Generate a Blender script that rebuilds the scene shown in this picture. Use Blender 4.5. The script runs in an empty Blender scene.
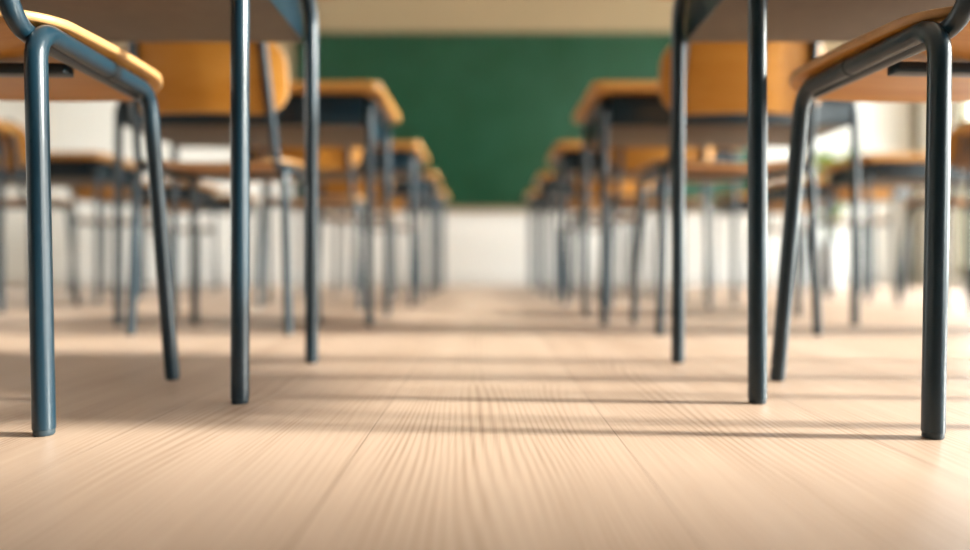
import bpy, bmesh, math, random
from mathutils import Vector, Matrix

random.seed(7)
S = bpy.context.scene
COL = S.collection
PI = math.pi

# ------------------------------------------------------------------ materials
def new_mat(name):
    m = bpy.data.materials.new(name)
    m.use_nodes = True
    nt = m.node_tree
    return m, nt, nt.nodes['Principled BSDF']

class NB:
    """small helper to write node chains"""
    def __init__(self, nt):
        self.nt = nt
    def node(self, t, **kw):
        n = self.nt.nodes.new(t)
        for k, v in kw.items():
            setattr(n, k, v)
        return n
    def link(self, a, b):
        self.nt.links.new(a, b)
    def put(self, sock, v):
        if hasattr(v, 'links'):
            self.link(v, sock)
        else:
            sock.default_value = v
    def math(self, op, a, b=0.0, clamp=False):
        n = self.node('ShaderNodeMath', operation=op, use_clamp=clamp)
        self.put(n.inputs[0], a)
        self.put(n.inputs[1], b)
        return n.outputs[0]
    def comb(self, x, y, z):
        n = self.node('ShaderNodeCombineXYZ')
        self.put(n.inputs[0], x); self.put(n.inputs[1], y); self.put(n.inputs[2], z)
        return n.outputs[0]
    def noise(self, vec, scale=1.0, detail=2.0, rough=0.5):
        n = self.node('ShaderNodeTexNoise')
        self.link(vec, n.inputs['Vector'])
        n.inputs['Scale'].default_value = scale
        n.inputs['Detail'].default_value = detail
        n.inputs['Roughness'].default_value = rough
        return n.outputs['Fac']
    def ramp(self, fac, stops):
        n = self.node('ShaderNodeValToRGB')
        cr = n.color_ramp
        while len(cr.elements) < len(stops):
            cr.elements.new(0.5)
        for e, (p, c) in zip(cr.elements, stops):
            e.position = p
            e.color = (*c, 1)
        self.link(fac, n.inputs[0])
        return n.outputs[0]
    def mix(self, fac, a, b, blend='MIX'):
        n = self.node('ShaderNodeMix', data_type='RGBA', blend_type=blend)
        self.put(n.inputs[0], fac)
        self.put(n.inputs[6], a if hasattr(a, 'links') else (*a, 1))
        self.put(n.inputs[7], b if hasattr(b, 'links') else (*b, 1))
        return n.outputs[2]
    def sep(self, vec):
        n = self.node('ShaderNodeSeparateXYZ')
        self.link(vec, n.inputs[0])
        return n.outputs
    def bump(self, h, strength, dist):
        n = self.node('ShaderNodeBump')
        n.inputs['Strength'].default_value = strength
        n.inputs['Distance'].default_value = dist
        self.link(h, n.inputs['Height'])
        return n.outputs[0]

def floor_material():
    m, nt, b = new_mat('light_oak_boards')
    q = NB(nt)
    co = q.node('ShaderNodeTexCoord').outputs['Object']
    x, y, z = q.sep(co)
    W = 0.272
    xs = q.math('DIVIDE', q.math('ADD', x, 0.128), W)
    idx = q.math('FLOOR', xs)
    fr = q.math('SUBTRACT', xs, idx)
    wn = q.node('ShaderNodeTexWhiteNoise', noise_dimensions='1D')
    q.link(idx, wn.inputs['W'])
    rnd = wn.outputs['Value']
    xl = q.math('MULTIPLY', q.math('SUBTRACT', fr, 0.5), W)          # metres from the board's centre
    # board end joints
    ys = q.math('DIVIDE', q.math('ADD', y, q.math('MULTIPLY', rnd, 7.0)), 2.6)
    yi = q.math('FLOOR', ys)
    yf = q.math('SUBTRACT', ys, yi)
    seed = q.math('ADD', q.math('MULTIPLY', idx, 3.7), q.math('MULTIPLY', yi, 11.3))
    wn2 = q.node('ShaderNodeTexWhiteNoise', noise_dimensions='1D')
    q.link(seed, wn2.inputs['W'])
    tone = wn2.outputs['Value']
    # growth rings cut lengthwise: lines along y with slow cathedral wander
    vw = q.comb(q.math('MULTIPLY', xl, 5.0), q.math('MULTIPLY', y, 0.9), seed)
    wander = q.noise(vw, 1.0, 1.5, 0.45)
    t = q.math('ADD', q.math('MULTIPLY', xl, 125.0), q.math('MULTIPLY', wander, 22.0))
    ring = q.math('ADD', q.math('MULTIPLY', q.math('SINE', q.math('MULTIPLY', t, 2 * PI)), 0.5), 0.5)
    ring = q.math('POWER', ring, 1.6)
    vf = q.comb(q.math('MULTIPLY', xl, 420.0), q.math('MULTIPLY', y, 5.0), seed)
    fibre = q.noise(vf, 1.0, 3.0, 0.6)
    vb = q.comb(q.math('MULTIPLY', xl, 9.0), q.math('MULTIPLY', y, 1.3), seed)
    blotch = q.noise(vb, 1.0, 2.0, 0.5)
    mod = q.noise(q.comb(q.math('MULTIPLY', xl, 14.0), q.math('MULTIPLY', y, 1.0), seed), 1.0, 1.0, 0.5)
    mod = q.math('MULTIPLY', q.math('SUBTRACT', mod, 0.30, True), 2.6, True)
    g = q.math('MULTIPLY', q.math('MULTIPLY', ring, mod), 0.55)
    g = q.math('ADD', g, q.math('MULTIPLY', q.math('SUBTRACT', fibre, 0.45), 0.95))
    g = q.math('ADD', g, q.math('MULTIPLY', q.math('SUBTRACT', blotch, 0.5), 0.5))
    g = q.math('ADD', g, q.math('MULTIPLY', q.math('SUBTRACT', tone, 0.5), 0.28), True)
    c = q.ramp(g, FLOOR_STOPS)
    e = q.math('MULTIPLY', q.math('MINIMUM', fr, q.math('SUBTRACT', 1.0, fr)), W)
    seam = q.math('LESS_THAN', e, 0.0007)
    e2 = q.math('MULTIPLY', q.math('MINIMUM', yf, q.math('SUBTRACT', 1.0, yf)), 2.6)
    seam = q.math('MAXIMUM', seam, q.math('LESS_THAN', e2, 0.0007))
    c = q.mix(q.math('MULTIPLY', seam, 0.75), c, (0.10, 0.055, 0.025))
    q.link(c, b.inputs['Base Color'])
    r = q.math('ADD', q.math('MULTIPLY', g, 0.10), 0.40)
    q.link(r, b.inputs['Roughness'])
    b.inputs['Specular IOR Level'].default_value = 0.4
    h = q.math('SUBTRACT', q.math('MULTIPLY', g, -0.15), seam)
    q.link(q.bump(h, 0.10, 0.0005), b.inputs['Normal'])
    return m

FLOOR_STOPS = [(0.0, (0.3843, 0.2776, 0.2070)), (0.45, (0.2989, 0.2049, 0.1432)), (1.0, (0.1622, 0.0957, 0.0578))]

def ply_material(name, axis, light, dark):
    """lacquered plywood, grain running along the given object axis"""
    m, nt, b = new_mat(name)
    q = NB(nt)
    co = q.node('ShaderNodeTexCoord').outputs['Object']
    x, y, z = q.sep(co)
    rnd = q.node('ShaderNodeObjectInfo').outputs['Random']
    sx, sy, sz = {'x': (1.2, 22, 22), 'y': (22, 1.2, 22)}[axis]
    v = q.comb(q.math('ADD', q.math('MULTIPLY', x, sx), q.math('MULTIPLY', rnd, 9.0)), q.math('MULTIPLY', y, sy), q.math('MULTIPLY', z, sz))
    n1 = q.noise(v, 1.0, 3.0, 0.6)
    v2 = q.comb(q.math('MULTIPLY', x, sx * 6), q.math('MULTIPLY', y, sy * 6), q.math('MULTIPLY', z, sz * 6))
    n2 = q.noise(v2, 1.0, 2.0, 0.6)
    g = q.math('ADD', q.math('MULTIPLY', n1, 0.7), q.math('MULTIPLY', n2, 0.3))
    c = q.ramp(g, [(0.3, light), (0.7, dark)])
    c = q.mix(q.math('MULTIPLY', rnd, 0.18), c, dark)
    q.link(c, b.inputs['Base Color'])
    b.inputs['Roughness'].default_value = 0.33
    b.inputs['Coat Weight'].default_value = 0.04
    b.inputs['Coat Roughness'].default_value = 0.15
    b.inputs['Specular IOR Level'].default_value = 0.22
    q.link(q.bump(g, 0.08, 0.0005), b.inputs['Normal'])
    return m

def steel_material():
    m, nt, b = new_mat('slate_blue_powder_coat')
    q = NB(nt)
    co = q.node('ShaderNodeTexCoord').outputs['Object']
    n = q.noise(co, 900.0, 2.0, 0.6)
    c = q.ramp(n, [(0.3, (0.0035, 0.016, 0.026)), (0.7, (0.0045, 0.019, 0.030))])
    q.link(c, b.inputs['Base Color'])
    b.inputs['Roughness'].default_value = 0.28
    b.inputs['Metallic'].default_value = 0.0
    b.inputs['Specular IOR Level'].default_value = 0.48
    q.link(q.bump(n, 0.03, 0.0003), b.inputs['Normal'])
    return m

def plain(name, col, rough=0.6, spec=0.4, var=0.06, scale=12.0, bump=0.0):
    m, nt, b = new_mat(name)
    q = NB(nt)
    co = q.node('ShaderNodeTexCoord').outputs['Object']
    n = q.noise(co, scale, 4.0, 0.6)
    lo = tuple(c * (1 - var) for c in col); hi = tuple(min(1, c * (1 + var)) for c in col)
    q.link(q.ramp(n, [(0.3, lo), (0.7, hi)]), b.inputs['Base Color'])
    b.inputs['Roughness'].default_value = rough
    b.inputs['Specular IOR Level'].default_value = spec
    if bump:
        q.link(q.bump(n, bump, 0.002), b.inputs['Normal'])
    return m

def front_wall_material():
    """two-tone paint: tan above, off white dado below"""
    m, nt, b = new_mat('wall_paint_light_falloff')
    q = NB(nt)
    co = q.node('ShaderNodeTexCoord').outputs['Object']
    x, y, z = q.sep(co)
    n = q.noise(co, 40.0, 4.0, 0.6)
    f = q.math('GREATER_THAN', z, 1.78)  # colour step stands in for light fading up the wall
    c = q.mix(f, (0.91, 0.90, 0.87), (0.36, 0.27, 0.16))
    c = q.mix(q.math('MULTIPLY', n, 0.06), c, (0.4, 0.36, 0.3))
    q.link(c, b.inputs['Base Color'])
    b.inputs['Roughness'].default_value = 0.75
    q.link(q.bump(n, 0.05, 0.001), b.inputs['Normal'])
    return m

def board_material():
    m, nt, b = new_mat('green_chalkboard_enamel')
    q = NB(nt)
    co = q.node('ShaderNodeTexCoord').outputs['Object']
    x, y, z = q.sep(co)
    v = q.comb(q.math('MULTIPLY', x, 2.2), q.math('MULTIPLY', y, 1.0), q.math('MULTIPLY', z, 3.0))
    n = q.noise(v, 1.0, 5.0, 0.6)        # wiped chalk dust
    c = q.ramp(n, [(0.35, (0.005, 0.050, 0.021)), (0.75, (0.012, 0.074, 0.040))])
    q.link(c, b.inputs['Base Color'])
    b.inputs['Roughness'].default_value = 0.45
    b.inputs['Specular IOR Level'].default_value = 0.3
    return m

def glass_material():
    m, nt, b = new_mat('window_glass')
    q = NB(nt)
    nt.nodes.remove(b)
    out = nt.nodes['Material Output']
    tr = q.node('ShaderNodeBsdfTransparent'); tr.inputs[0].default_value = (0.96, 0.98, 0.97, 1)
    gl = q.node('ShaderNodeBsdfGlossy'); gl.inputs['Roughness'].default_value = 0.02
    fr = q.node('ShaderNodeFresnel')
    bf = q.node('ShaderNodeNewGeometry').outputs['Backfacing']      # same reflectance on both faces of the thin pane
    q.link(q.math('ADD', q.math('MULTIPLY', bf, 1 / 1.45 - 1.45), 1.45), fr.inputs[0])
    mx = q.node('ShaderNodeMixShader')
    q.link(fr.outputs[0], mx.inputs[0]); q.link(tr.outputs[0], mx.inputs[1]); q.link(gl.outputs[0], mx.inputs[2])
    q.link(mx.outputs[0], out.inputs[0])
    return m

def leaf_material():
    m, nt, b = new_mat('yellow_green_leaf')
    q = NB(nt)
    rnd = q.node('ShaderNodeTexCoord').outputs['Object']
    n = q.noise(rnd, 9.0, 2.0, 0.5)
    q.link(q.ramp(n, [(0.35, (0.17, 0.29, 0.02)), (0.7, (0.33, 0.44, 0.04))]), b.inputs['Base Color'])
    b.inputs['Roughness'].default_value = 0.45
    return m

M = dict(
    floor=floor_material(),
    seat=ply_material('honey_ply_seat', 'x', (0.5189, 0.2455, 0.0510), (0.3799, 0.1483, 0.0167)),
    top=ply_material('honey_ply_top', 'x', (0.5270, 0.2805, 0.0850), (0.3910, 0.1700, 0.0340)),
    steel=steel_material(),
    edge=plain('pale_ply_edge', (0.36, 0.195, 0.075), 0.4, 0.4, 0.08, 60.0),
    tray=plain('grey_brown_tray_board', (0.1080, 0.0828, 0.0576), 0.55, 0.35, 0.10, 30.0),
    cap=plain('dark_plastic_foot', (0.016, 0.028, 0.036), 0.5, 0.4),
    wall=plain('tan_wall_paint', (0.50, 0.41, 0.28), 0.8, 0.3, 0.03, 30.0, 0.03),
    front=front_wall_material(),
    added_dark=ply_material('added_dark_back_wall', 'y', (0.055, 0.032, 0.018), (0.03, 0.016, 0.009)),  # made-up dark finish, keeps reflections in the steel legs dark
    ceiling=plain('white_ceiling_paint', (0.80, 0.79, 0.76), 0.9, 0.2, 0.02),
    board=board_material(),
    board_frame=plain('dark_green_board_edge', (0.03, 0.06, 0.035), 0.5, 0.4),
    ledge=plain('tan_wood_ledge', (0.36, 0.27, 0.165), 0.5, 0.4, 0.1),
    skirting=plain('white_skirting_paint', (0.82, 0.80, 0.76), 0.5, 0.4, 0.02),
    frame=plain('khaki_window_paint', (0.17, 0.145, 0.085), 0.5, 0.4, 0.05),
    glass=glass_material(),
    paving=plain('pale_terrace_paving', (0.52, 0.52, 0.48), 0.9, 0.2, 0.12, 3.0),
    pot=plain('white_glazed_pot', (0.88, 0.88, 0.86), 0.25, 0.5, 0.02),
    soil=plain('dark_potting_soil', (0.05, 0.035, 0.025), 0.95, 0.1, 0.3, 60.0, 0.5),
    leaf=leaf_material(),
    stem=plain('green_plant_stem', (0.20, 0.26, 0.07), 0.6, 0.3),
)

# ------------------------------------------------------------------ mesh helpers
def obj(name, bm, mat, parent=None, smooth=True):
    me = bpy.data.meshes.new(name)
    bmesh.ops.recalc_face_normals(bm, faces=bm.faces[:])
    bm.to_mesh(me); bm.free()
    for m_ in (mat if isinstance(mat, tuple) else (mat,)):
        me.materials.append(m_)
    if smooth:
        for p in me.polygons:
            p.use_smooth = True
        try:
            me.set_sharp_from_angle(angle=math.radians(42))
        except Exception:
            pass
    o = bpy.data.objects.new(name, me)
    COL.objects.link(o)
    if parent:
        o.parent = parent
    return o

def fillet(pts, radii, n=8):
    """round the inner corners of a polyline"""
    pts = [Vector(p) for p in pts]
    out = [pts[0]]
    for i in range(1, len(pts) - 1):
        p, a, c = pts[i], pts[i - 1], pts[i + 1]
        r = radii[i - 1] if isinstance(radii, (list, tuple)) else radii
        u, v = (a - p).normalized(), (c - p).normalized()
        ang = u.angle(v)
        d = r / math.tan(ang / 2)
        d = min(d, (a - p).length * 0.95, (c - p).length * 0.95)
        r = d * math.tan(ang / 2)
        bis = (u + v).normalized()
        ctr = p + bis * (r / math.sin(ang / 2))
        s, e = p + u * d - ctr, p + v * d - ctr
        tot = s.angle(e)
        ax = s.cross(e).normalized()
        for k in range(n + 1):
            out.append(ctr + Matrix.Rotation(tot * k / n, 3, ax) @ s)
    out.append(pts[-1])
    return out

def add_tube(bm, pts, r, seg=20, caps=True):
    pts = [Vector(p) for p in pts]
    rs = r if isinstance(r, (list, tuple)) else [r] * len(pts)
    tang = []
    for i in range(len(pts)):
        a = pts[max(0, i - 1)]; c = pts[min(len(pts) - 1, i + 1)]
        tang.append((c - a).normalized())
    up = Vector((0, 0, 1)) if abs(tang[0].z) < 0.9 else Vector((1, 0, 0))
    nrm = (up - tang[0] * up.dot(tang[0])).normalized()
    rings = []
    for i, p in enumerate(pts):
        if i:
            q = tang[i - 1].rotation_difference(tang[i])
            nrm = (q @ nrm)
            nrm = (nrm - tang[i] * nrm.dot(tang[i])).normalized()
        bn = tang[i].cross(nrm)
        rings.append([bm.verts.new(p + (nrm * math.cos(2 * PI * k / seg) + bn * math.sin(2 * PI * k / seg)) * rs[i]) for k in range(seg)])
    for a, c in zip(rings, rings[1:]):
        for k in range(seg):
            bm.faces.new((a[k], a[(k + 1) % seg], c[(k + 1) % seg], c[k]))
    if caps:
        bm.faces.new(rings[0][::-1]); bm.faces.new(rings[-1])

def tube_bm(pts, r, seg=20):
    bm = bmesh.new(); add_tube(bm, pts, r, seg); return bm

def add_box(bm, lo, hi, bevel=0.0):
    lo, hi = Vector(lo), Vector(hi)
    r = bmesh.ops.create_cube(bm, size=1.0)
    for v in r['verts']:
        v.co = Vector((lo[i] + (v.co[i] + 0.5) * (hi[i] - lo[i]) for i in range(3)))
    if bevel:
        vs = set(r['verts'])
        es = [e for e in bm.edges if e.verts[0] in vs and e.verts[1] in vs]
        bmesh.ops.bevel(bm, geom=es, offset=bevel, segments=2, affect='EDGES', profile=0.5)

def box_bm(lo, hi, bevel=0.0):
    bm = bmesh.new(); add_box(bm, lo, hi, bevel); return bm

def rounded_outline(hx0, hx1, hy0, hy1, radii, n=10):
    """closed outline of the box [hx0,hx1]x[hy0,hy1]; radii at (x1,y0),(x1,y1),(x0,y1),(x0,y0), with points along the sides too"""
    cs = [(hx1, hy0, -90), (hx1, hy1, 0), (hx0, hy1, 90), (hx0, hy0, 180)]
    out = []
    for i, (cx, cy, a0) in enumerate(cs):
        r = radii[i]
        ox = cx - r if cx == hx1 else cx + r
        oy = cy + r if cy == hy0 else cy - r
        for k in range(n + 1):
            a = math.radians(a0 + 90 * k / n)
            out.append((ox + r * math.cos(a), oy + r * math.sin(a)))
    dense = []
    for i in range(len(out)):
        a, c = out[i], out[(i + 1) % len(out)]
        L = math.hypot(c[0] - a[0], c[1] - a[1])
        k = max(1, int(L / 0.04))
        for j in range(k):
            dense.append((a[0] + (c[0] - a[0]) * j / k, a[1] + (c[1] - a[1]) * j / k))
    return dense

def plate_bm(outline, thick, deform, er=0.004):
    """a sheet with rounded edges: deform(x, y, t) -> 3-D, t from 0 (lower face) to thick"""
    cx = sum(p[0] for p in outline) / len(outline)
    cy = sum(p[1] for p in outline) / len(outline)
    bm = bmesh.new()
    prof = []
    ins = [0.06, 0.2, 0.4, 0.6, 0.8, 0.93]
    for s in ins:
        prof.append((s, 0.0, 0.0))
    for k in range(5):
        a = PI / 2 * k / 4
        prof.append((1.0, er * (1 - math.sin(a)), er * (1 - math.cos(a))))
    for k in range(5):
        a = PI / 2 * k / 4
        prof.append((1.0, er * (1 - math.cos(a)), thick - er * (1 - math.sin(a))))
    for s in ins[::-1]:
        prof.append((s, 0.0, thick))
    rings = []
    for s, inset, t in prof:
        ring = []
        for (px, py) in outline:
            dx, dy = px - cx, py - cy
            L = math.hypot(dx, dy)
            f = s * (1 - inset / L)
            ring.append(bm.verts.new(deform(cx + dx * f, cy + dy * f, t)))
        rings.append(ring)
    n = len(outline)
    for j, (a, c) in enumerate(zip(rings, rings[1:])):
        for k in range(n):
            f = bm.faces.new((a[k], a[(k + 1) % n], c[(k + 1) % n], c[k]))
            if len(ins) <= j < len(ins) + 9:
                f.material_index = 1
    for ring in (rings[0], rings[-1]):
        ctr = bm.verts.new(sum((v.co for v in ring), Vector()) / n)
        for k in range(n):
            bm.faces.new((ring[k], ring[(k + 1) % n], ctr))
    return bm

def tag(o, label=None, cat=None, group=None, kind=None):
    for k, v in (('label', label), ('category', cat), ('group', group), ('kind', kind)):
        if v:
            o[k] = v
    return o

def empty(name, loc=(0, 0, 0), rz=0.0):
    o = bpy.data.objects.new(name, None)
    o.empty_display_size = 0.1
    o.location = loc; o.rotation_euler = (0, 0, rz)
    COL.objects.link(o)
    return o

def copy_tree(o, parent=None):
    c = o.copy(); COL.objects.link(c)
    if parent:
        c.parent = parent
    for ch in [k for k in o.children]:
        copy_tree(ch, c)
    return c

# ------------------------------------------------------------------ the room
WX0, WX1 = -4.6, 3.95        # left wall, window wall
WY0, WY1 = -2.6, 6.62        # wall behind the camera, board wall
H = 3.05
def struct(name, bm, mat, smooth=False, parent=None):
    o = obj(name, bm, mat, parent, smooth)
    if not parent:
        o['kind'] = 'structure'
    return o

struct('floor', box_bm((WX0 - 0.2, WY0 - 0.2, -0.10), (WX1 + 0.2, WY1 + 0.2, 0)), M['floor'])
struct('ceiling', box_bm((WX0 - 0.2, WY0 - 0.2, H), (WX1 + 0.2, WY1 + 0.2, H + 0.12)), M['ceiling'])
struct('wall_front', box_bm((WX0, WY1, 0), (WX1, WY1 + 0.2, H)), M['front'])
struct('wall_back', box_bm((WX0, WY0 - 0.2, 0), (WX1, WY0, H)), M['added_dark'])  # unseen wall, its dark finish added for what the legs reflect
LY0, LY1 = 4.0, 5.1  # made-up opening out of view, added to brighten the front of the room
bm = bmesh.new()
add_box(bm, (WX0 - 0.2, WY0 - 0.2, 0), (WX0, LY0, H))
add_box(bm, (WX0 - 0.2, LY1, 0), (WX0, WY1 + 0.2, H))
add_box(bm, (WX0 - 0.2, LY0, 0), (WX0, LY1, 0.10))
add_box(bm, (WX0 - 0.2, LY0, 2.55), (WX0, LY1, H))
struct('wall_left', bm, M['front'])
struct('baseboard_front', box_bm((WX0, WY1 - 0.014, 0), (WX1 - 0.035, WY1, 0.09), 0.004), M['skirting'])
struct('baseboard_left', box_bm((WX0, WY0, 0), (WX0 + 0.014, WY1 - 0.014, 0.085), 0.004), M['skirting'])
struct('baseboard_back', box_bm((WX0 + 0.014, WY0, 0), (WX1, WY0 + 0.014, 0.09), 0.004), M['skirting'])

bays = [(-2.55, -1.0), (0.23, 1.75), (1.95, 4.1), (4.3, 6.02)]
SILL, HEAD = 0.10, 2.55
bm = bmesh.new()
edges = [WY0 - 0.2] + [v for b_ in bays for v in b_] + [WY1 + 0.2]
for k in range(0, len(edges), 2):
    add_box(bm, (WX1, edges[k], SILL), (WX1 + 0.2, edges[k + 1], HEAD))
add_box(bm, (WX1, WY0 - 0.2, 0), (WX1 + 0.2, WY1 + 0.2, SILL))
add_box(bm, (WX1, WY0 - 0.2, HEAD), (WX1 + 0.2, WY1 + 0.2, H))
struct('wall_right', bm, M['front'])
struct('trim_1', box_bm((WX1 - 0.035, WY1 - 0.085, 0.0), (WX1, WY1 - 0.014, H), 0.004), M['frame'])
openings = [(WX1, 1, y0, y1) for (y0, y1) in bays] + [(WX0, -1, LY0, LY1)]  # last one is the added left window, unseen
for i, (wx, sg, y0, y1) in enumerate(openings):
    bm = bmesh.new()
    f = 0.055
    x0, x1 = sorted((wx - sg * 0.02, wx + sg * 0.08))
    mid = (y0 + y1) / 2
    add_box(bm, (x0, y0, SILL), (x1, y0 + f, HEAD), 0.004)
    add_box(bm, (x0, y1 - f, SILL), (x1, y1, HEAD), 0.004)
    add_box(bm, (x0, mid - f / 2, SILL + f), (x1, mid + f / 2, HEAD - f), 0.004)
    add_box(bm, (x0, y0 + f, SILL), (x1, y1 - f, SILL + f), 0.004)
    add_box(bm, (x0, y0 + f, HEAD - f), (x1, y1 - f, HEAD), 0.004)
    w = struct('window_%d' % (i + 1), bm, M['frame'])  # the left-wall one is made up to let in extra light
    xa, xb = sorted((wx + sg * 0.028, wx + sg * 0.032))
    for (a, c) in ((y0 + f, mid - f / 2), (mid + f / 2, y1 - f)):
        obj('window_pane', box_bm((xa, a, SILL + f), (xb, c, HEAD - f)), M['glass'], w, False)
bm = bmesh.new()
add_box(bm, (WX1 + 0.2, -30, -0.16), (WX1 + 40, 40, -0.06))
add_box(bm, (WX0 - 40, -30, -0.16), (WX0 - 0.2, 40, -0.06))
struct('ground', bm, M['paving'])

# ------------------------------------------------------------------ chalkboard
BX0, BX1, BZ0, BZ1 = -1.73, 2.5, 0.715, 2.30
cb = empty('chalkboard', ((BX0 + BX1) / 2, WY1, BZ0))
tag(cb, 'wide dark green chalkboard mounted on the tan and white front wall', 'chalkboard')
hw = (BX1 - BX0) / 2
hh = BZ1 - BZ0
obj('writing_surface', box_bm((-hw, -0.022, 0), (hw, -0.002, hh), 0.002), M['board'], cb)
bm = bmesh.new()
fw = 0.018
add_box(bm, (-hw - fw, -0.03, -fw), (-hw, -0.001, hh + fw), 0.003)
add_box(bm, (hw, -0.03, -fw), (hw + fw, -0.001, hh + fw), 0.003)
add_box(bm, (-hw, -0.03, hh), (hw, -0.001, hh + fw), 0.003)
add_box(bm, (-hw, -0.03, -fw), (hw, -0.001, 0), 0.003)
obj('board_frame', bm, M['board_frame'], cb)
bm = bmesh.new()
add_box(bm, (-hw, -0.085, -0.036), (hw, -0.001, -0.0185), 0.003)
add_box(bm, (-hw, -0.085, -0.019), (hw, -0.075, -0.004), 0.003)
obj('chalk_ledge', bm, M['ledge'], cb)

# ------------------------------------------------------------------ chair
TR = 0.0116
def make_chair():
    """origin on the floor midway between the rear feet; faces +y"""
    root = empty('school_chair')
    zr0, zr1 = 0.449, 0.4555                 # rail height at the back and at the front
    for s in (-1, 1):
        rear_foot = Vector((s * 0.210, 0.0, 0.0)); rear_top = Vector((s * 0.196, 0.008, zr0))
        front_top = Vector((s * 0.181, 0.335, zr1)); front_foot = Vector((s * 0.197, 0.385, 0.0))
        rail = front_top - rear_top
        a = rear_top + rail * 0.16; c = rear_top + rail * 0.84
        for foot, top, end in ((rear_foot, rear_top, a), (front_foot, front_top, c)):
            dirv = (top - foot).normalized()
            start = foot + dirv * 0.007
            path = fillet([start, top, end], 0.038, 10)
            leg = obj('leg', tube_bm(path, TR, 24), M['steel'], root)
            cap = bmesh.new()
            add_tube(cap, [foot, foot + dirv * 0.002, foot + dirv * 0.0065, foot + dirv * 0.007], [TR * 0.82, TR * 0.93, TR * 0.93, TR * 0.8], 24)
            obj('foot_cap', cap, M['cap'], leg)
        obj('side_rail', tube_bm([a, c], TR * 0.999, 24), M['steel'], root)
        # back post: runs inside the rail under the seat, then bends up
        d = rail.normalized()
        inner = Vector((-s * 0.0135, 0, -0.005))
        p0 = rear_top + d * 0.322 + inner
        p1 = rear_top - d * 0.020 + inner
        p2 = Vector((s * 0.165, -0.085, 0.775))
        post = fillet([p0, p1, p2], 0.042, 10)
        obj('back_post', tube_bm(post, TR * 0.93, 22), M['steel'], root)
        for f in (0.57,):
            p = rear_top + rail * f
            bmc = tube_bm([p - d * 0.004, p - d * 0.003, p + d * 0.003, p + d * 0.004], [TR * 1.0, TR * 1.07, TR * 1.07, TR * 1.0], 20)
            obj('seat_clip', bmc, M['cap'], root)
    h_ = 0.1575
    obj('crossbar', box_bm((-h_, 0.137, 0.4315), (h_, 0.163, 0.4455), 0.003), M['steel'], root)
    out = rounded_outline(-0.206, 0.206, -0.012, 0.392, [0.085, 0.085, 0.085, 0.085], 10)
    def seat(x, y, t):
        u = x / 0.206
        z = 0.4425 + t + 0.0185 * u * u + 0.006 * math.exp(-((y - 0.2) / 0.16) ** 2) * u * u
        z += 0.020 * max(0.0, (y - 0.08) / 0.31) * (1 - 0.6 * u * u)  # slight rake of the middle
        k = max(0.0, (y - 0.29) / 0.105)
        z -= 0.013 * k * k                                           # waterfall edge
        kb = max(0.0, (0.06 - y) / 0.075)
        z += 0.004 * kb * kb
        return (x, y, z)
    obj('seat', plate_bm(out, 0.0110, seat, 0.004), (M['seat'], M['edge']), root)
    out = rounded_outline(-0.217, 0.217, 0.577, 0.776, [0.075, 0.075, 0.075, 0.075], 10)
    def back(x, z, t):
        y = -0.0055 - 0.203 * (z - 0.445) + 1.10 * (x * x - 0.0276) + t
        return (x, y, z)
    obj('backrest', plate_bm(out, 0.011, back, 0.0035), (M['seat'], M['edge']), root)
    for s in (-1, 1):
        for z in (0.622, 0.722):
            y = -0.0055 - 0.203 * (z - 0.445)
            bmr = tube_bm([(s * 0.166, y + 0.0095, z), (s * 0.166, y + 0.0125, z), (s * 0.166, y + 0.0135, z)], [0.008, 0.008, 0.005], 16)
            obj('bolt', bmr, M['steel'], root)
    return root

# ------------------------------------------------------------------ desk
def make_desk():
    """origin on the floor midway between the near legs; student side at -y"""
    root = empty('school_desk')
    lx, dy, zt = 0.385, 0.40, 0.695
    r = 0.0124
    for s in (-1, 1):
        a, c = Vector((s * lx, 0.12, zt)), Vector((s * lx, dy - 0.12, zt))
        for foot, top, end in ((Vector((s * lx, 0, 0)), Vector((s * lx, 0, zt)), a), (Vector((s * lx, dy, 0)), Vector((s * lx, dy, zt)), c)):
            path = fillet([foot + Vector((0, 0, 0.007)), top, end], 0.055, 10)
            leg = obj('leg', tube_bm(path, r, 24), M['steel'], root)
            cap = bmesh.new()
            add_tube(cap, [foot, foot + Vector((0, 0, 0.002)), foot + Vector((0, 0, 0.0065)), foot + Vector((0, 0, 0.007))], [r * 0.82, r * 0.93, r * 0.93, r * 0.8], 24)
            obj('foot_cap', cap, M['cap'], leg)
        obj('top_rail', tube_bm([a, c], r * 0.999, 24), M['steel'], root)
        xs = sorted((s * (lx - 0.0142), s * (lx - 0.0172)))
        obj('side_panel', box_bm((xs[0], 0.0, 0.612), (xs[1], dy, 0.7075), 0.001), M['steel'], root)
    w = lx - 0.0172
    obj('front_panel', box_bm((-w, -0.012, 0.612), (w, -0.009, 0.7075), 0.001), M['steel'], root)
    obj('back_panel', box_bm((-w, dy + 0.009, 0.625), (w, dy + 0.012, 0.7075), 0.001), M['steel'], root)
    obj('book_tray', box_bm((-w, -0.0088, 0.612), (w, dy + 0.0088, 0.622), 0.002), M['tray'], root)
    out = rounded_outline(-0.428, 0.428, -0.060, 0.450, [0.028] * 4, 8)
    obj('tabletop', plate_bm(out, 0.029, lambda x, y, t: (x, y, 0.708 + t), 0.006), (M['top'], M['top']), root)
    return root

ORD = ['nearest', 'second', 'third', 'fourth', 'farthest']
desk0, chair0 = make_desk(), make_chair()
used = {'d': False, 'c': False}
def place(kind, x, y, rz, label):
    src = desk0 if kind == 'd' else chair0
    o = copy_tree(src) if used[kind] else src
    used[kind] = True
    o.location = (x, y, 0); o.rotation_euler = (0, 0, math.radians(rz))
    if kind == 'd':
        tag(o, label, 'desk', 'wooden-topped school desks in rows')
    else:
        tag(o, label, 'chair', 'bent-plywood school chairs at the desks')
    return o

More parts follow.
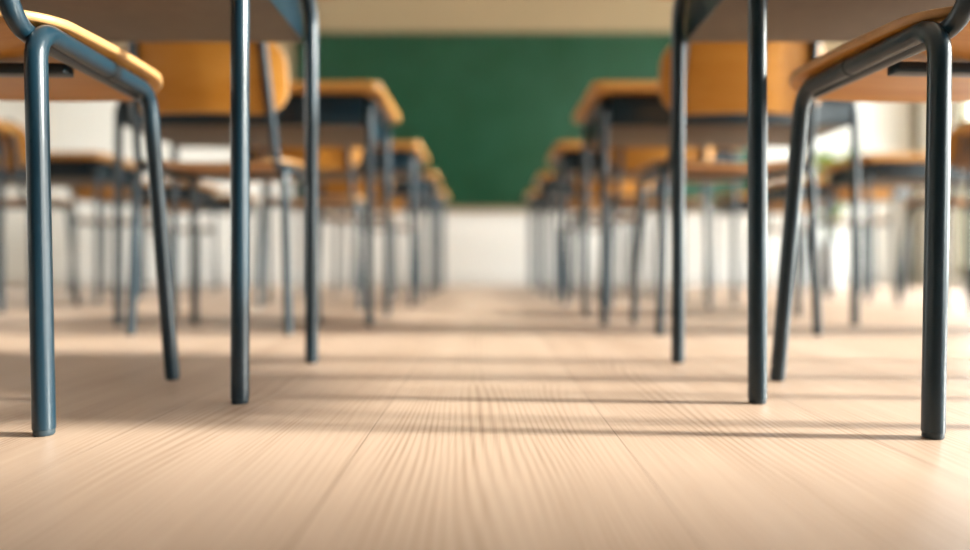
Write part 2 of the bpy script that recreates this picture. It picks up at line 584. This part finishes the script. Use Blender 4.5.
# inner columns, either side of the aisle: (desk x, desk near-leg y, chair x, chair rear-leg y, chair turn)
inner = {
    'left': [(-0.715, 0.97, -0.692, 0.780, 2.0), (-0.740, 2.21, -0.731, 1.91, -0.5), (-0.718, 3.27, -0.73, 3.00, 0.6),
             (-0.715, 4.32, -0.74, 4.08, -1.0), (-0.720, 5.36, -0.715, 5.12, 0.5)],
    'right': [(0.752, 0.97, 0.691, 0.787, 3.6), (0.750, 2.21, 0.673, 1.91, 0.4), (0.748, 3.27, 0.735, 3.03, -0.8),
              (0.752, 4.32, 0.72, 4.06, 0.8), (0.748, 5.36, 0.755, 5.13, -0.5)],
}
for side, rows in inner.items():
    for i, (dx, dyy, cx, cy, rz) in enumerate(rows):
        place('d', dx, dyy, 0, '%s desk %s along the aisle, wooden top on slate-blue tube legs' % (ORD[i], 'left' if side == 'left' else 'right'))
        place('c', cx, cy, rz, '%s curved wooden chair on slate-blue tube legs %s the aisle' % (ORD[i], 'left of' if side == 'left' else 'right of'))
outer = {
    'left': [(-2.275, 2.41, None, None, 0), (-2.30, 3.56, -2.10, 3.0, 3.0), (-2.31, 4.72, -2.28, 4.33, 0.3), (-2.30, 5.6, -2.32, 5.33, 0)],
    'right': [(2.285, 2.41, None, None, 0), (2.31, 3.62, 2.125, 3.0, -3.0), (2.32, 4.62, 2.27, 4.35, -1.0), (2.31, 5.6, 2.28, 5.36, 0.8)],
}
for side, rows in outer.items():
    for i, (dx, dyy, cx, cy, rz) in enumerate(rows):
        where = 'at far left' if side == 'left' else 'at far right'
        o_ = ['nearest', 'second', 'third', 'farthest'][i]
        place('d', dx, dyy, 0, '%s wooden-topped desk in the outer column %s' % (o_, where))
        if cx is not None:
            oc = ['', 'nearest', 'second', 'farthest'][i]
            place('c', cx, cy, rz, '%s curved wooden chair in the outer column %s' % (oc, where))

# ------------------------------------------------------------------ potted plant
pl = empty('potted_plant', (2.97, 6.2, 0))
tag(pl, 'tall yellow-green leafy plant in a white pot against the front wall', 'plant')
bm = bmesh.new()
prof = [(0.0, 0.0), (0.080, 0.0), (0.086, 0.006), (0.112, 0.345), (0.116, 0.36), (0.112, 0.368), (0.104, 0.366), (0.102, 0.335), (0.0, 0.33)]
seg = 32
rings = []
for (r_, z_) in prof:
    if r_ == 0:
        rings.append([bm.verts.new((0, 0, z_))])
    else:
        rings.append([bm.verts.new((r_ * math.cos(2 * PI * k / seg), r_ * math.sin(2 * PI * k / seg), z_)) for k in range(seg)])
for a, c in zip(rings, rings[1:]):
    for k in range(seg):
        if len(a) == 1:
            bm.faces.new((a[0], c[(k + 1) % seg], c[k]))
        elif len(c) == 1:
            bm.faces.new((a[k], a[(k + 1) % seg], c[0]))
        else:
            bm.faces.new((a[k], a[(k + 1) % seg], c[(k + 1) % seg], c[k]))
obj('pot', bm, M['pot'], pl)
bm = bmesh.new()
bmesh.ops.create_cone(bm, cap_ends=True, segments=32, radius1=0.1005, radius2=0.097, depth=0.012, matrix=Matrix.Translation((0, 0, 0.340)))
obj('soil', bm, M['soil'], pl)
rg = random.Random(3)
leaves = bmesh.new()
def leaf(bm, base, direction, L, W):
    d = direction.normalized()
    side = d.cross(Vector((0, 0, 1)))
    side = side.normalized() if side.length > 1e-3 else Vector((1, 0, 0))
    n = side.cross(d)
    prev = None
    for k in range(8):
        t = k / 7
        wv = W * math.sin(PI * min(1, 0.06 + t * 0.94)) ** 0.8
        c = base + d * L * t - Vector((0, 0, 1)) * L * 0.35 * t * t
        tri = [bm.verts.new(c - side * wv + n * wv * 0.3), bm.verts.new(c), bm.verts.new(c + side * wv + n * wv * 0.3)]
        low = [bm.verts.new(v.co - n * 0.0012) for v in tri]
        cur = tri + low[::-1]
        if prev:
            for j in range(6):
                bm.faces.new((prev[j], prev[(j + 1) % 6], cur[(j + 1) % 6], cur[j]))
        else:
            bm.faces.new(cur)
        prev = cur
    bm.faces.new(prev[::-1])
for k in range(6):
    a = k * 2 * PI / 6 + rg.random()
    lean = 0.04 + 0.14 * rg.random()
    hgt = 0.55 + 0.30 * rg.random()
    b0 = Vector((0.03 * math.cos(a), 0.03 * math.sin(a), 0.345))
    tip = b0 + Vector((lean * math.cos(a), lean * math.sin(a), hgt))
    path = [b0.lerp(tip, j / 6) + Vector((0, 0, 0.02 * math.sin(PI * j / 6))) for j in range(7)]
    obj('stem', tube_bm(path, 0.005, 10), M['stem'], pl)
    for j in range(22):
        t = 0.30 + 0.70 * (j / 21) ** 0.6
        p = b0.lerp(tip, t) + Vector((0, 0, 0.02 * math.sin(PI * t)))
        b_ = rg.random() * 2 * PI
        leaf(leaves, p, Vector((math.cos(b_), math.sin(b_), 0.5 + 0.5 * rg.random())), 0.15 + 0.08 * rg.random(), 0.045)
obj('foliage', leaves, M['leaf'], pl)

# ------------------------------------------------------------------ light
W_ = bpy.data.worlds.new('sky')
S.world = W_
W_.use_nodes = True
nt = W_.node_tree
bg = nt.nodes['Background']
q = NB(nt)
g = q.node('ShaderNodeTexCoord').outputs['Generated']
gx, gy, gz = q.sep(g)
skyc = q.ramp(q.math('ADD', q.math('MULTIPLY', gz, 0.5), 0.5), [(0.48, (0.55, 0.56, 0.52)), (0.52, (1.0, 0.985, 0.95)), (0.8, (0.84, 0.91, 1.0))])
q.link(skyc, bg.inputs[0])
bg.inputs[1].default_value = 17.5

for (wx, sg, y0, y1) in openings:     # sky portals in the window openings
    l = bpy.data.lights.new('window_portal', 'AREA')
    l.shape = 'RECTANGLE'
    l.size = HEAD - SILL; l.size_y = y1 - y0
    l.cycles.is_portal = True
    o = bpy.data.objects.new('window_portal', l)
    o.location = (wx + sg * 0.15, (y0 + y1) / 2, (SILL + HEAD) / 2)
    o.rotation_euler = (0, sg * math.radians(90), 0)
    COL.objects.link(o)

sun = bpy.data.lights.new('low_sun', 'SUN')
sun.energy = 20.0
sun.angle = math.radians(4.5)
sun.color = (1.0, 0.95, 0.88)
so = bpy.data.objects.new('low_sun', sun)
az = math.radians(4.0); el = math.radians(22.0)
d = Vector((-math.cos(el) * math.cos(az), math.cos(el) * math.sin(az), -math.sin(el)))
so.rotation_euler = d.to_track_quat('-Z', 'Y').to_euler()
so.location = (6, -1, 4)
COL.objects.link(so)

# ------------------------------------------------------------------ camera
cam = bpy.data.cameras.new('camera')
cam.sensor_width = 36.0
cam.lens = 36.0 * 720 / 970
cam.shift_y = -10.0 / 970
cam.clip_start = 0.02
cam.dof.use_dof = True
cam.dof.focus_distance = 0.80
cam.dof.aperture_fstop = 1.25
co = bpy.data.objects.new('camera', cam)
co.location = (0, 0, 0.186)
co.rotation_euler = (math.radians(90), 0, 0)
COL.objects.link(co)
S.camera = co

vs = S.view_settings
vs.view_transform = 'Standard'
vs.look = 'None'
vs.gamma = 1.0
vs.use_curve_mapping = False
vs.exposure = 0.15
S.cycles.use_denoising = True
S.cycles.max_bounces = 10
S.cycles.diffuse_bounces = 6
S.cycles.transparent_max_bounces = 16
S.cycles.sample_clamp_indirect = 8.0
